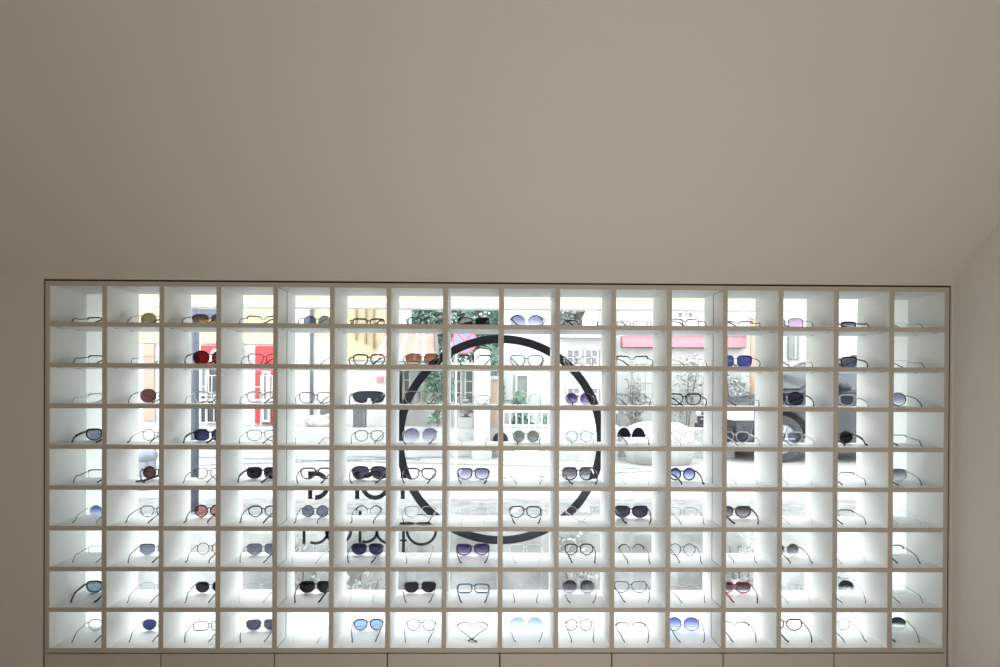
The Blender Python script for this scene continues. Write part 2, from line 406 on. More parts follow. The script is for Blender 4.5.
# extras: dark flip-up covers on a round pair, and a dark clip-on lying flat
def cell(r, c): return -2+PX*(c-1)+PX/2, ZT-PZ*r+TZ
x, z = cell(4, 11)
fl = empty('flip_up_lens', (x, D+.198, z+.028), 0, 'dark navy half-dome flip-up lenses raised over a round pair, fourth row down', 'clip-on lens')
for sg in (1,-1):
    pts = [(sg*.0345+.0325*math.cos(t), .046*math.sin(t)) for t in [math.pi*i/14 for i in range(15)]]
    MB().prism(pts, -.001, .001).build('dark_lens', mat('flip_dark', (.012,.014,.04), .25), fl)
MB().tube([(-.012,0,.010),(0,0,.013),(.012,0,.010)], .0015, up=(0,1,0)).build('bridge', FM['K'], fl)
x, z = cell(6, 7)
cl = empty('clip_on_lens', (x-.01, D+.055, z+.0045), 0, 'dark clip-on sun lens lying flat before silver square pair, fourth row up', 'clip-on lens')
for sg in (1,-1):
    pts = [(sg*(.037)+.033*math.cos(t), .015*math.sin(t)) for t in [2*math.pi*i/24 for i in range(24)]]
    MB().prism(pts, -.001, .001, 'z').build('dark_lens', LC['sm'][0], cl)
    MB().tube([(a, b, 0) for a, b in pts], .0022, True).build('rim', FM['K'], cl)
MB().tube([(-.012,0,0),(0,0,.002),(.012,0,0)], .0018).build('bridge', FM['S'], cl)

# ------------------------------------------------------------------ vinyl emblem and lettering on the pane
YG = 3.2965
lc = at(500.5, 439.7, YG); k = YG/F*1.0
em = empty('window_emblem', (lc.x, YG, lc.z), 0, 'large black ring emblem with a centre dot on the window pane', 'window decal')
def ring(mb, cx, cz, r0, r1, a0=0, a1=360, n=96, y=0):
    b = len(mb.v); full = abs(a1-a0) >= 360; m = n if full else n+1
    for i in range(m):
        a = R(a0+(a1-a0)*i/n)
        for rr in (r0, r1):
            for yy in (y, y+.0006): mb.v.append((cx+rr*math.cos(a), yy, cz+rr*math.sin(a)))
    for i in range(n):
        j = (i+1) % m
        A, B = b+4*i, b+4*j
        mb.f += [(A,A+2,B+2,B), (A+1,B+1,B+3,A+3), (A,B,B+1,A+1), (A+2,A+3,B+3,B+2)]
    if not full: mb.f += [(b,b+1,b+3,b+2), (b+4*n,b+4*n+2,b+4*n+3,b+4*n+1)]
    return mb
ring(MB(), 0, 0, 96.6*k, 104.8*k).build('ring', M['vinyl'], em)
MB().prism([(7.6*k*math.cos(2*math.pi*i/40), 7.6*k*math.sin(2*math.pi*i/40)) for i in range(40)], 0, .0006).build('centre_dot', M['vinyl'], em)
def px(x, y): p = at(x, y, YG); return p.x-lc.x, p.z-lc.z
def bar(mb, x0, x1, y0, y1):
    a = px(x0, y1); b = px(x1, y0); return mb.box(a[0], b[0], 0, .0006, a[1], b[1])
def arc(mb, cx, cy_, r0, r1, a0, a1): p = px(cx, cy_); return ring(mb, p[0], p[1], r0*k, r1*k, a0, a1, 48)
let = empty('window_lettering', (lc.x, YG, lc.z), 0, 'mirrored black two-line lettering on the window pane beside the ring', 'window decal')
def L(mb): mb.build('letter', M['vinyl'], let)
mb = bar(MB(), 308, 312.5, 472, 499); arc(mb, 315.5, 485.5, 9.5, 14.2, -92, 95); bar(mb, 308, 316, 471.3, 476); L(mb)
mb = bar(MB(), 355, 359.5, 472, 499); L(mb)
mb = arc(MB(), 375, 485.5, 9.8, 14.4, 0, 360); L(mb)
mb = bar(MB(), 400.5, 405, 472, 499); L(mb)
mb = bar(MB(), 302.5, 305.5, 518, 545); arc(mb, 315.5, 531, 10.8, 13.6, -115, 115); L(mb)
L(arc(MB(), 338.5, 531, 10.8, 13.6, 0, 360))
mb = bar(MB(), 358.5, 361.5, 511, 543); arc(mb, 366, 531, 9.5, 12.4, -110, 70); L(mb)
L(arc(MB(), 389, 531, 10.8, 13.6, 60, 300))
mb = bar(MB(), 402, 405, 518, 552.5); bar(mb, 400, 407, 539.5, 541.5); L(mb)
L(arc(MB(), 421.5, 530, 13.2, 15.8, 0, 360))

# ------------------------------------------------------------------ outside: ground
G0 = .40
M['road'] = mat('wet_road', (.33,.335,.335), .75, var=.25, vscale=1.6)
M['pave'] = mat('granite_kerb', (.20,.205,.205), .85, var=.45, vscale=9, bump=.3)
M['white_stone'] = mat('white_stone', (.40,.40,.395), .8, var=.08, vscale=2)
M['wallstone'] = mat('stained_concrete', (.46,.47,.475), .9, var=.45, vscale=3.2, bump=.4, bscale=20, col2=(.24,.25,.255))
YW = 5.3
struct(MB().box(-16, 16, 6.35, 60, G0-.3, G0).build('street', M['road']))
struct(MB().box(-16, 16, YW+.001, 6.349, G0-.3, G0+.004).build('pavement', M['pave']))
struct(MB().box(-16, 16, YW, YW+.3, -.5, G0-.301).build('retaining_wall_base', M['wallstone']))
rw = MB(); rw.box(-16, 16, YW-.22, YW-.001, -.5, G0-.01); struct(rw.build('retaining_wall', M['wallstone']))
struct(MB().box(-16, 16, WT+.001, YW-.23, -.6, -.5).build('patio_ground', M['pave']))
# kerb lines of paler and darker stone across the road
for (xa, ya, xb, yb, w_) in ((150,470,620,452,.10),(150,459,640,470,.06),(455,482,700,470,.05),(240,451,420,462,.08)):
    Ya = 1.1*F/(ya-391); Yb = 1.1*F/(yb-391)
    a = at(xa, ya, Ya); b = at(xb, yb, Yb)
    mb = MB(); dy = w_; mb.v = [(a.x,a.y-dy,G0+.004),(b.x,b.y-dy,G0+.004),(b.x,b.y+dy,G0+.004),(a.x,a.y+dy,G0+.004)]; mb.v += [(x,y,G0-.01) for x,y,_ in mb.v]
    mb.f = [(0,1,2,3),(7,6,5,4),(0,4,5,1),(1,5,6,2),(2,6,7,3),(3,7,4,0)]
    struct(mb.build('road_line', M['pave']))
# shop canopy board above the window, outside
M['cream'] = mat('cream_board', (.80,.77,.62), .7)
M['cream_lo'] = mat('pale_board', (.90,.89,.82), .7)
cb = empty('shutter_box', (0, 3.75, 2.0), 0, 'long cream shutter box running across above the window outside', 'shutter box')
zb = wz(310, 3.7); zm = wz(300.5, 3.7)
local(MB().box(-2.7, 2.9, 3.70, 3.95, zm, zm+.6).build('box_body', M['cream'], bevel=.01), cb)
local(MB().box(-2.7, 2.9, 3.69, 3.73, zb, zm-.001).build('lower_rail', M['cream_lo'], bevel=.01), cb)
for x in (-2.72, 2.9): local(MB().box(x, x+.02, WT, 3.95, zb, zm+.6).build('end_bracket', M['cream']), cb)

# ------------------------------------------------------------------ outside: buildings
YF = 11.0
A = {}
A['white'] = mat('white_render', (.50,.50,.49), .85, var=.06, vscale=1.5)
A['pale'] = mat('pale_grey_render', (.46,.475,.475), .85, var=.08, vscale=1.2)
A['yellow'] = mat('yellow_render', (.42,.355,.225), .85, var=.06, vscale=1.5)
A['cream'] = mat('cream_render', (.38,.34,.245), .85, var=.06, vscale=1.5)
A['salmon'] = mat('salmon_render', (.33,.255,.205), .85)
A['slate'] = mat('slate_blue', (.07,.085,.12), .6)
A['red'] = mat('red_paint', (.42,.015,.025), .45)
A['pink'] = mat('pink_red_board', (.46,.19,.225), .6)
A['orange'] = mat('orange_post', (.46,.28,.21), .6)
A['dark'] = mat('dark_glass', (.015,.018,.028), .3)
A['bluegl'] = mat('blue_grey_glass', (.16,.20,.26), .15)
A['purple'] = mat('mauve_glass', (.22,.19,.23), .3)
A['greyg'] = mat('green_grey_glass', (.10,.125,.12), .25)
A['grey'] = mat('grey_panel', (.08,.085,.095), .7)
A['brown'] = mat('brown_timber', (.20,.13,.07), .7)
A['awn'] = mat('salmon_canvas', (.30,.175,.145), .8)
A['awnw'] = mat('white_canvas', (.44,.42,.40), .8)
A['postd'] = mat('dark_post', (.09,.08,.085), .6)
A['steel'] = mat('galvanised_steel', (.20,.215,.25), .45, .5)
A['shutter'] = mat('grey_shutter', (.20,.215,.20), .7)
def face(px0, px1, py0, py1, Y, dep, ref=None):
    a = at(px0, py1, Y); b = at(px1, py0, Y)
    return MB().box(a.x, b.x, Y, Y+dep, a.z, b.z)
def building(label, px0, px1, Y, ztop, m, depth=2.5, roof='slate', rise=.9):
    x0, x1 = wx(px0, Y), wx(px1, Y)
    e = empty('building', ((x0+x1)/2, Y, G0), 0, label, 'building')
    local(MB().box(x0, x1, Y, Y+depth, G0, ztop).build('wall', A[m]), e)
    local(MB().prism([(Y-.25, ztop), (Y+depth+.25, ztop), (Y+depth/2, ztop+rise)], x0, x1, 'x').build('roof', A[roof]), e)
    return e
def window(e, r, Y, glass='dark', frame='white', mull=1, cross=0, fw=.04):
    a = at(r[0], r[3], Y); b = at(r[1], r[2], Y)
    f = MB(); f.box(a.x, b.x, Y-.05, Y-.001, a.z, a.z+fw); f.box(a.x, b.x, Y-.05, Y-.001, b.z-fw, b.z)
    f.box(a.x, a.x+fw, Y-.05, Y-.001, a.z+fw, b.z-fw); f.box(b.x-fw, b.x, Y-.05, Y-.001, a.z+fw, b.z-fw)
    for i in range(mull):
        x = a.x+(b.x-a.x)*(i+1)/(mull+1); f.box(x-fw*.35, x+fw*.35, Y-.045, Y-.001, a.z+fw, b.z-fw)
    for i in range(cross):
        z = a.z+(b.z-a.z)*(i+1)/(cross+1); f.box(a.x+fw, b.x-fw, Y-.043, Y-.001, z-fw*.35, z+fw*.35)
    fo = local(f.build('window', A[frame]), e)
    pn = MB().box(a.x+fw, b.x-fw, Y-.02, Y-.001, a.z+fw, b.z-fw).build('pane', A[glass]); pn.parent = fo
    return fo
def panel(e, r, Y, m, name='wall_panel', dep=.04):
    a = at(r[0], r[3], Y-dep); b = at(r[1], r[2], Y-dep)
    return local(MB().box(a.x, b.x, Y-dep, Y-.001, a.z, b.z).build(name, A[m]), e)

# cream house with the red shop front
b1 = building('cream house with slate roof holding the red shop front', 60, 292, YF, 3.6, 'white')
panel(b1, (110,292,300,343), YF, 'cream', 'cornice_band')
panel(b1, (143,154,344,402), YF, 'salmon', 'pilaster')
panel(b1, (143,155,409,421), YF, 'salmon', 'plinth_panel')
panel(b1, (199,217,309,318), YF-.06, 'slate', 'dormer_front', .08)
window(b1, (202,208.5,368,392), YF, 'bluegl', 'white', 0, 0, .022)
window(b1, (209,222,368,393), YF, 'dark', 'white', 0, 0, .022)
window(b1, (201,222,395,423), YF, 'dark', 'white', 2, 0, .022)
dr = panel(b1, (255,276,346,423), YF, 'red', 'door_surround', .08)
window(b1, (262.5,271,371,422), YF-.08, 'bluegl', 'white', 0, 1)
# red sign with white figure on it
a = at(200.5, 363.5, YF-.2); b = at(240, 345.5, YF-.2)
sg = empty('shop_sign', (a.x, YF-.2, a.z), 0, 'red fascia sign with a white leaping figure over the dark shop windows', 'sign')
local(MB().box(a.x, b.x, YF-.2, YF-.05, a.z, b.z).build('board', A['red'], bevel=.01), sg)
em_pts = [(209,362),(210,357),(208.5,355),(211,353),(212,349.5),(213,352),(214,347.5),(215.2,350),(217,348.5),(216.5,352),(218,354),(216,356),(217,359.5),(215,361),(213.5,358.5),(212,361)]
pts = []
for u, v in em_pts:
    p = at(u, v, YF-.205); pts.append((p.x, p.z))
local(MB().prism(pts[::-1], YF-.215, YF-.2005).build('white_figure', A['white']), sg)
for q in range(5):
    p = at(220+q*4, 354.5, YF-.205)
    local(MB().ball((p.x, YF-.2, p.z), (.022,.006,.05), 5, 8).build('white_figure', A['white']), sg)
# white chairs before the shop
def chair(px0, Y, label, m):
    x = wx(px0, Y); e = empty('cafe_chair', (x, Y, G0), 0, label, 'chair', 'cafe chairs before the red shop')
    MB().box(-.2,.2,-.2,.2,.43,.46).build('seat', m, e)
    for sx in (-1,1):
        for sy_ in (-1,1): MB().tube([(sx*.18,sy_*.18,0),(sx*.17,sy_*.17,.44)], .014).build('leg', m, e)
        MB().tube([(sx*.19,-.19,.44),(sx*.19,-.19,.66),(sx*.19,.17,.66)], .012, up=(1,0,0)).build('armrest', m, e)
    mb = MB().tube([(-.18,.18,.46),(-.19,.2,.85),(.19,.2,.85),(.18,.18,.46)], .014, up=(0,1,0))
    for i in range(3): mb.tube([(-.09+.09*i,.185,.46),(-.09+.09*i,.2,.85)], .009)
    mb.build('backrest', m, e)
# raised white terrace in front of the houses
struct(MB().box(wx(60,10.3), wx(735,10.3), 10.3, YF-.001, G0, .86).build('terrace', M['white_stone']))
for xx, YY, lb in ((212,10.55,'white metal cafe chair under the dark shop windows'), (268,10.55,'white metal cafe chair beside the red door surround')):
    chair(xx, YY, lb, A['white'])
for o in [o for o in C.objects if o.name.startswith('cafe_chair')]: o.location.z = .861

b2 = building('white house with grey downpipe between the red shop and yellow house', 293, 338, YF, 3.8, 'white')
panel(b2, (313.5,336,305,338), YF, 'cream', 'upper_panel'); panel(b2, (313.5,336,338,366), YF, 'pale', 'lower_panel')
local(MB().tube([at(311.5, 300, YF-.08), at(311.5, 424, YF-.08)], .03).build('downpipe', A['grey']), b2)
window(b2, (316,331,372,424), YF, 'bluegl', 'white', 1, 2) if False else None
panel(b2, (320,329,409,432), YF, 'grey', 'meter_box')
b3 = building('yellow house with dark timber brackets beside the striped awning', 339, 393, YF, 3.9, 'white')
panel(b3, (340,393,298,360), YF, 'yellow', 'upper_wall')
for x in (356, 365.5, 373.5):
    panel(b3, (x-.9,x+.9,305,344-(x==356)*4+(x>370)*4), YF-.05, 'brown', 'bracket', .05)
panel(b3, (376.5,382.5,376.5,382.5), YF, 'pink', 'small_plaque')
# striped awning
def awning():
    Y0, Y1 = 10.9, 9.6
    e = empty('awning', (wx(410,Y0), Y0, wz(340,Y0)), 0, 'salmon and white striped awning beside the yellow house', 'awning')
    P = lambda u, v: None
    tl, trr = at(385, 333, Y0), at(434, 333, Y0); bl, br = at(371, 361, Y1), at(437, 361, Y1)
    n = 22; mbs = {0: MB(), 1: MB()}
    for i in range(n):
        k_ = 1 if (i % 8 == 1 or i % 11 == 3) else 0
        q = []
        for t in (i/n, (i+1)/n):
            q += [tl.lerp(trr, t), bl.lerp(br, t)]
        m_ = mbs[k_]; bb = len(m_.v)
        m_.v += [tuple(q[0]), tuple(q[1]), tuple(q[3]), tuple(q[2])] + [(p.x, p.y, p.z-.012) for p in (q[0],q[1],q[3],q[2])]
        m_.f += [tuple(bb+j for j in f) for f in ((0,1,2,3),(7,6,5,4),(0,4,5,1),(1,5,6,2),(2,6,7,3),(3,7,4,0))]
    local(mbs[0].build('canvas', A['awn']), e); local(mbs[1].build('white_stripe', A['awnw']), e)
    local(MB().tube([bl, br], .02).build('front_rail', A['steel']), e)
    local(MB().tube([at(435.5,333,10.6), at(437.5,366,9.62)], .035).build('side_arm', A['postd']), e)
awning()
# middle: pavilion with grey-green panes, white arched pillar, pale house behind
b4 = building('low glazed pavilion with grey-green panes under the trees', 402, 500, YF+.75, 1.95, 'white', 1.6, 'pale', .08)
for r_ in ((403,411,368,404),(434,444,368,404),(452,462,370,404),(464.5,474,370,404),(491,500,372,404)):
    window(b4, r_, YF+.75, 'greyg', 'white', 0, 2, .03)
panel(b4, (420,432,366,404), YF+.75, 'cream', 'cream_pier')
a = at(474, 430, 10.1); b = at(490.5, 352, 10.1); cxp = (a.x+b.x)/2; rp = (b.x-a.x)/2
ap = empty('arched_pillar', (cxp, 10.15, G0), 0, 'white round-topped gate pillar before the glazed pavilion', 'pillar')
zt = b.z-G0-rp*.2
pts = [(-rp,0),(rp,0)] + [(rp*math.cos(R(t)), zt+rp*.55*math.sin(R(t))) for t in range(0,181,15)]
MB().prism(pts, -.1, .14).build('pillar_body', A['white'], ap, bevel=.01)
MB().box(-rp-.03, rp+.03, -.13, .145, .0, .12).build('plinth', M['white_stone'], ap)
# round blue traffic sign with red rim and cross
hp = at(464.5, 341, 9.0)
hs = empty('traffic_sign', (hp.x, 9.0, G0), 0, 'round blue traffic sign with red rim and red cross on a thin pole', 'sign')
hz_ = hp.z-G0; M['violet'] = mat('sign_blue', (.16,.20,.32), .5); M['pinkrim'] = mat('sign_red', (.62,.10,.14), .5)
rs = 12.2/F*9
MB().prism([(rs*math.cos(2*math.pi*i/48), hz_+rs*math.sin(2*math.pi*i/48)) for i in range(48)], -.006, .006).build('sign_face', M['violet'], hs)
ring(MB(), 0, hz_, rs*.86, rs*1.02, y=-.0085).build('rim', M['pinkrim'], hs)
cr2 = MB()
for a_ in (45, 135):
    c_, d_ = math.cos(R(a_)), math.sin(R(a_)); t_ = .013
    cr2.prism([(-rs*.86*c_-t_*d_, hz_-rs*.86*d_+t_*c_), (-rs*.86*c_+t_*d_, hz_-rs*.86*d_-t_*c_), (rs*.86*c_+t_*d_, hz_+rs*.86*d_-t_*c_), (rs*.86*c_-t_*d_, hz_+rs*.86*d_+t_*c_)], -.0095 if a_ == 45 else -.0088, -.0062)
cr2.build('cross', M['pinkrim'], hs)
MB().tube([(-.12,.03,0),(-.12,.03,hz_+.1)], .016).build('pole', A['awnw'], hs)
b5 = building('pale house with grey door behind the picket fence', 503, 557, YF+.4, 3.9, 'pale')
window(b5, (515,529,374,402), YF+.4, 'shutter', 'pale', 0, 0)
panel(b5, (503,513,340,400), YF+.4, 'pale', 'pilaster')
b6 = building('white house with mauve windows between fence and pink fascia', 558, 616, YF+.3, 2.42, 'white', 2.5, 'pale', .25)
for r_ in ((566,580,349,366),(584,598,349,366),(600,612,349,366),(566,580,387,401),(584,598,387,401),(600,612,387,401)):
    window(b6, r_, YF+.3, 'purple', 'white', 1, 1, .03)
b7 = building('long white shop house carrying the pink fascia board', 617, 757, YF+1.5, 4.0, 'white')
for r_ in ((676,683,306,319),(686.5,693,306,319)): window(b7, r_, YF+1.5, 'shutter', 'white', 0, 1, .03)
for r_ in ((632,660,362,402),(662,700,362,404),(704,742,362,404)): window(b7, r_, YF+1.5, 'pale', 'white', 3, 1, .04)
a = at(622.5, 347, YF+1.3); b = at(747, 336.3, YF+1.3)
ps = empty('shop_sign', (a.x, YF+1.3, a.z), 0, 'long plain pink-red fascia board on the white shop house', 'sign')
local(MB().box(a.x, b.x, YF+1.3, YF+1.49, a.z, b.z).build('board', A['pink'], bevel=.01), ps)
local(MB().tube([(a.x, YF+1.29, b.z+.01), (b.x, YF+1.29, b.z+.01)], .015).build('top_trim', A['awnw'], None), ps)
for x, w_, lb in ((750, .05, 'orange street post at the end of the pink fascia board'),):
    p = at(x, 320, 12.25)
    o_ = empty('street_post', (p.x, 12.12, G0), 0, lb, 'post')
    MB().tube([(0,0,0),(0,0,p.z-G0)], w_).build('shaft', A['orange'], o_)
    MB().box(-.06,.06,-.06,.06,p.z-G0,p.z-G0+.04).build('cap', A['orange'], o_)
b8 = building('white house with grey shutters behind the dark car', 758, 1010, 13.0, 4.6, 'white')
window(b8, (793.5,795.8,336,359), 13.0, 'pale', 'white', 0, 2, .02)
for r_ in ((788.5,792.5,336,359),(796.5,799.5,336,359)):
    w_ = panel(b8, r_, 13.0, 'shutter', 'shutter', .05)

# picket fence
M['fence'] = mat('white_fence_paint', (.50,.51,.48), .7)
Yf_ = 9.9
fx0, fx1 = wx(503, Yf_), wx(618, Yf_); zt, zb_ = wz(409, Yf_, 530)+.02, wz(427, Yf_, 530)
fe = empty('picket_fence', ((fx0+fx1)/2, Yf_, G0), 0, 'white picket fence in front of the green shrubs', 'fence')
mb = MB(); n = int((fx1-fx0)/.10)
for i in range(n):
    x = fx0+i*.10; mb.box(x, x+.022, Yf_-.012, Yf_+.012, zb_-.02, zt-.03); 
local(mb.build('pickets', M['fence']), fe)
for z in (zt-.08, zb_): local(MB().box(fx0, fx1, Yf_+.0125, Yf_+.03, z, z+.04).build('rail', M['fence']), fe)
struct(MB().box(fx0, fx1, Yf_-.05, Yf_+.2, G0, zb_-.021).build('low_wall', M['white_stone']))
# small street furniture
def solid(name, label, cat, px_, Y, build_):
    e = empty(name, (wx(px_, Y), Y, G0+.005), 0, label, cat); build_(e); return e
def bol(e):
    MB().tube([(0,0,0),(0,0,.30)], [.11,.10], k=16).build('post', A['steel'], e); MB().ball((0,0,.36), .115, 10, 16).build('head', A['steel'], e, smooth=True)
solid('bollard', 'steel blue round-headed bollard on the pavement near the cream house', 'bollard', 146, 6.9, bol)
def hyd(e):
    MB().box(-.10,.10,-.08,.08,0,.62).build('cabinet_body', A['grey'], e, bevel=.01); MB().box(-.12,.12,-.1,.1,.62,.66).build('lid', A['steel'], e)
h_ = solid('utility_box', 'grey utility box standing by the yellow house wall', 'utility box', 360, 10.55, hyd)
h_.location.z = .861; h_.scale = (1,1,.52)
M['statue'] = mat('weathered_stone', (.42,.42,.38), .9, var=.4, vscale=6)
def stat(e):
    MB().box(-.14,.14,-.12,.12,0,.42).build('pedestal', M['white_stone'], e, bevel=.01)
    MB().tube([(0,0,.42),(.01,0,.6),(-.01,0,.8),(0,0,.95),(0,0,1.0)], [.11,.13,.10,.12,.05], k=12).build('figure', M['statue'], e, smooth=True)
    MB().ball((0,0,1.07), .075).build('head', M['statue'], e, smooth=True)
st = solid('garden_statue', 'weathered grey garden statue on white pedestal by the arched pillar', 'statue', 466, 10.5, stat); st.location.z = .861; st.scale = (.9,.9,.42)
def pier(e): MB().box(-.09,.09,-.09,.09,0,.8).build('shaft', A['salmon'], e); MB().box(-.11,.11,-.11,.11,.8,.86).build('cap', M['white_stone'], e)
solid('gate_pier', 'pale salmon gate pier beside the white picket fence', 'pier', 495, 10.45, pier).location.z = .861
def rock(e):
    mb = MB().ball((0,0,.14), (.34,.2,.2), 8, 12)
    mb.v = [(x*(1+.15*math.sin(9*z+4*x)), y, z) for x, y, z in mb.v]; mb.build('stone', M['statue'], e, smooth=True)
    MB().ball((.25,.1,.25), (.16,.12,.12), 7, 10).build('upper_stone', M['statue'], e, smooth=True)
rk = solid('rockery', 'grey rounded rocks at the foot of the white house', 'rock', 318, 10.6, rock); rk.location.z = .861; rk.scale = (.7,.7,.6)
def plant_tub(e):
    MB().tube([(0,0,0),(0,0,.3),(0,0,.52),(0,0,.60)], [.62,.74,.66,.40], k=28).build('tub', M['white_stone'], e, smooth=True)
solid('planter', 'big white rounded planter on the street beside the dark car', 'planter', 659, 9.6, plant_tub).scale = (.76,.76,1)

# signpost close to the window (blue-grey)
sp0 = at(195.3, 309, 5.6)
s_ = empty('sign_post', (sp0.x, 5.6, G0+.004), 0, 'blue-grey steel post close to the window, before the red shop sign', 'post')
M['bluegrey'] = mat('blue_grey_paint', (.055,.065,.10), .5)
MB().tube([(0,0,0),(0,0,2.6)], .033, k=12).build('shaft', M['bluegrey'], s_, smooth=True)
MB().box(-.07,.07,-.07,.07,0,.012).build('base_plate', A['steel'], s_)
MB().ball((0,0,2.61), .036).build('cap', M['bluegrey'], s_)

# ------------------------------------------------------------------ plants
def leafmat(name, a, b): return mat(name, a, .7, var=.5, vscale=14, col2=b)
GR = leafmat('leaf_green', (.23,.33,.27), (.10,.17,.135)); GG = leafmat('leaf_grey_green', (.40,.42,.405), (.25,.265,.255)); GD = leafmat('leaf_fresh', (.22,.36,.29), (.09,.17,.13))
BK = mat('bark', (.16,.13,.10), .9, bump=.4)
def foliage(n, c, r, size, rg):
    mb = MB()
    cl = [(rg.gauss(0,.45), rg.gauss(0,.45), rg.gauss(0,.45)) for _ in range(26)]
    for _ in range(n):
        k_ = rg.choice(cl); p = [c[i]+r[i]*max(-1, min(1, k_[i]+rg.gauss(0,.16))) for i in range(3)]
        u = Vector((rg.gauss(0,1), rg.gauss(0,1), rg.gauss(0,1))).normalized(); v = u.cross(Vector((rg.gauss(0,1), rg.gauss(0,1), rg.gauss(0,1)))).normalized()
        s_ = size*rg.uniform(.6,1.3); P = Vector(p); b = len(mb.v)
        mb.v += [tuple(P-u*s_), tuple(P+v*s_*.45), tuple(P+u*s_), tuple(P-v*s_*.45)]; mb.f.append((b,b+1,b+2,b+3))
    return mb
def tree(label, x, Y, h, rx, rz, m, n=5000, size=.07, seed=1, group='trees behind the houses'):
    rg = random.Random(seed); e = empty('tree', (x, Y, G0), 0, label, 'tree', group)
    MB().tube([(0,0,0),(.04,0,h*.35),(-.03,0,h*.62),(0,0,h*.8)], [.13,.10,.07,.04], k=10).build('trunk', BK, e, smooth=True)
    for i in range(5):
        a = rg.uniform(0,6.28); z = h*rg.uniform(.4,.6)
        MB().tube([(0,0,z),(rx*.35*math.cos(a), rx*.3*math.sin(a), z+h*.13),(rx*.6*math.cos(a), rx*.5*math.sin(a), z+h*.22)], [.05,.035,.015]).build('branch', BK, e)
    foliage(n, (0,0,h-rz), (rx,rx*.8,rz), size, rg).build('crown', m, e)
tree('green tree rising behind the striped awning', wx(416,16), 16.4, 4.5, 1.4, 1.9, GR, 11000, .085, 1)
tree('green tree rising behind the ring emblem and pavilion', wx(492,16), 19.2, 5.3, 1.9, 2.3, GR, 12000, .085, 2)
tree('grey-green tree above the house with mauve windows', wx(580,16.5), 16.6, 5.2, 1.0, 1.2, GG, 5200, .075, 3)
tree('sparse grey tree above the pink fascia board', wx(640,18), 19.2, 5.1, .6, 1.0, GG, 900, .07, 4)
def shrub(label, px_, Y, h, rx, m, n, size, seed, z0=G0, group='shrubs across the street', stems=5):
    rg = random.Random(seed); e = empty('shrub', (wx(px_, Y), Y, z0), 0, label, 'shrub', group)
    mb = MB()
    for i in range(stems):
        a = rg.uniform(0,6.28); mb.tube([(0,0,0),(rx*.3*math.cos(a), rx*.3*math.sin(a), h*.5),(rx*.6*math.cos(a), rx*.6*math.sin(a), h*.85)], [.012,.008,.004])
    mb.build('stems', BK, e); foliage(n, (0,0,h*.55), (rx,rx*.7,h*.5), size, rg).build('foliage', m, e)
shrub('fresh green shrub behind the fence beside the gate pier', 493, 11.1, 1.3, .18, GD, 1300, .05, 11, .86)
shrub('fresh green shrub behind the picket fence before the grey door', 522, 10.55, 1.0, .22, GD, 1500, .05, 12, .40)
shrub('pale green shrub at the far end of the pale house', 548, 10.5, .85, .16, GD, 420, .045, 13, .40)
shrub('grey-green shrub in front of the white shop house windows', 633, 12.0, 1.4, .24, GG, 600, .045, 14, .40)
shrub('grey shrub beneath the middle of the pink fascia board', 686, 12.05, 1.7, .34, GG, 550, .045, 15, .40)
shrub('grey shrub beneath the pink board near the orange post', 734, 12.05, 1.8, .3, GG, 550, .045, 16, .40)
shrub('green shrub in front of the pavilion panes', 438, 10.8, 1.4, .3, GD, 900, .05, 17, .86)
# weeds at the foot of the retaining wall
for i, (xx, yy, lb) in enumerate(((362,585,'low weed below the shelf of rimless glasses by the retaining wall'),(577,548,'dark leafy weed sprouting on the retaining wall near the ring'),(742,548,'wispy weed on the retaining wall below the dark car'),(852,592,'pale weed on the retaining wall at the parked car end'),(300,548,'wispy weed on the retaining wall under the lettering'))):
    Y = YW-.40; p = at(xx, yy, Y); h = p.z+.5+.12
    shrub(lb, xx, Y, h, .22, GG, 260, .03, 30+i, -.5, 'weeds along the retaining wall', 3)

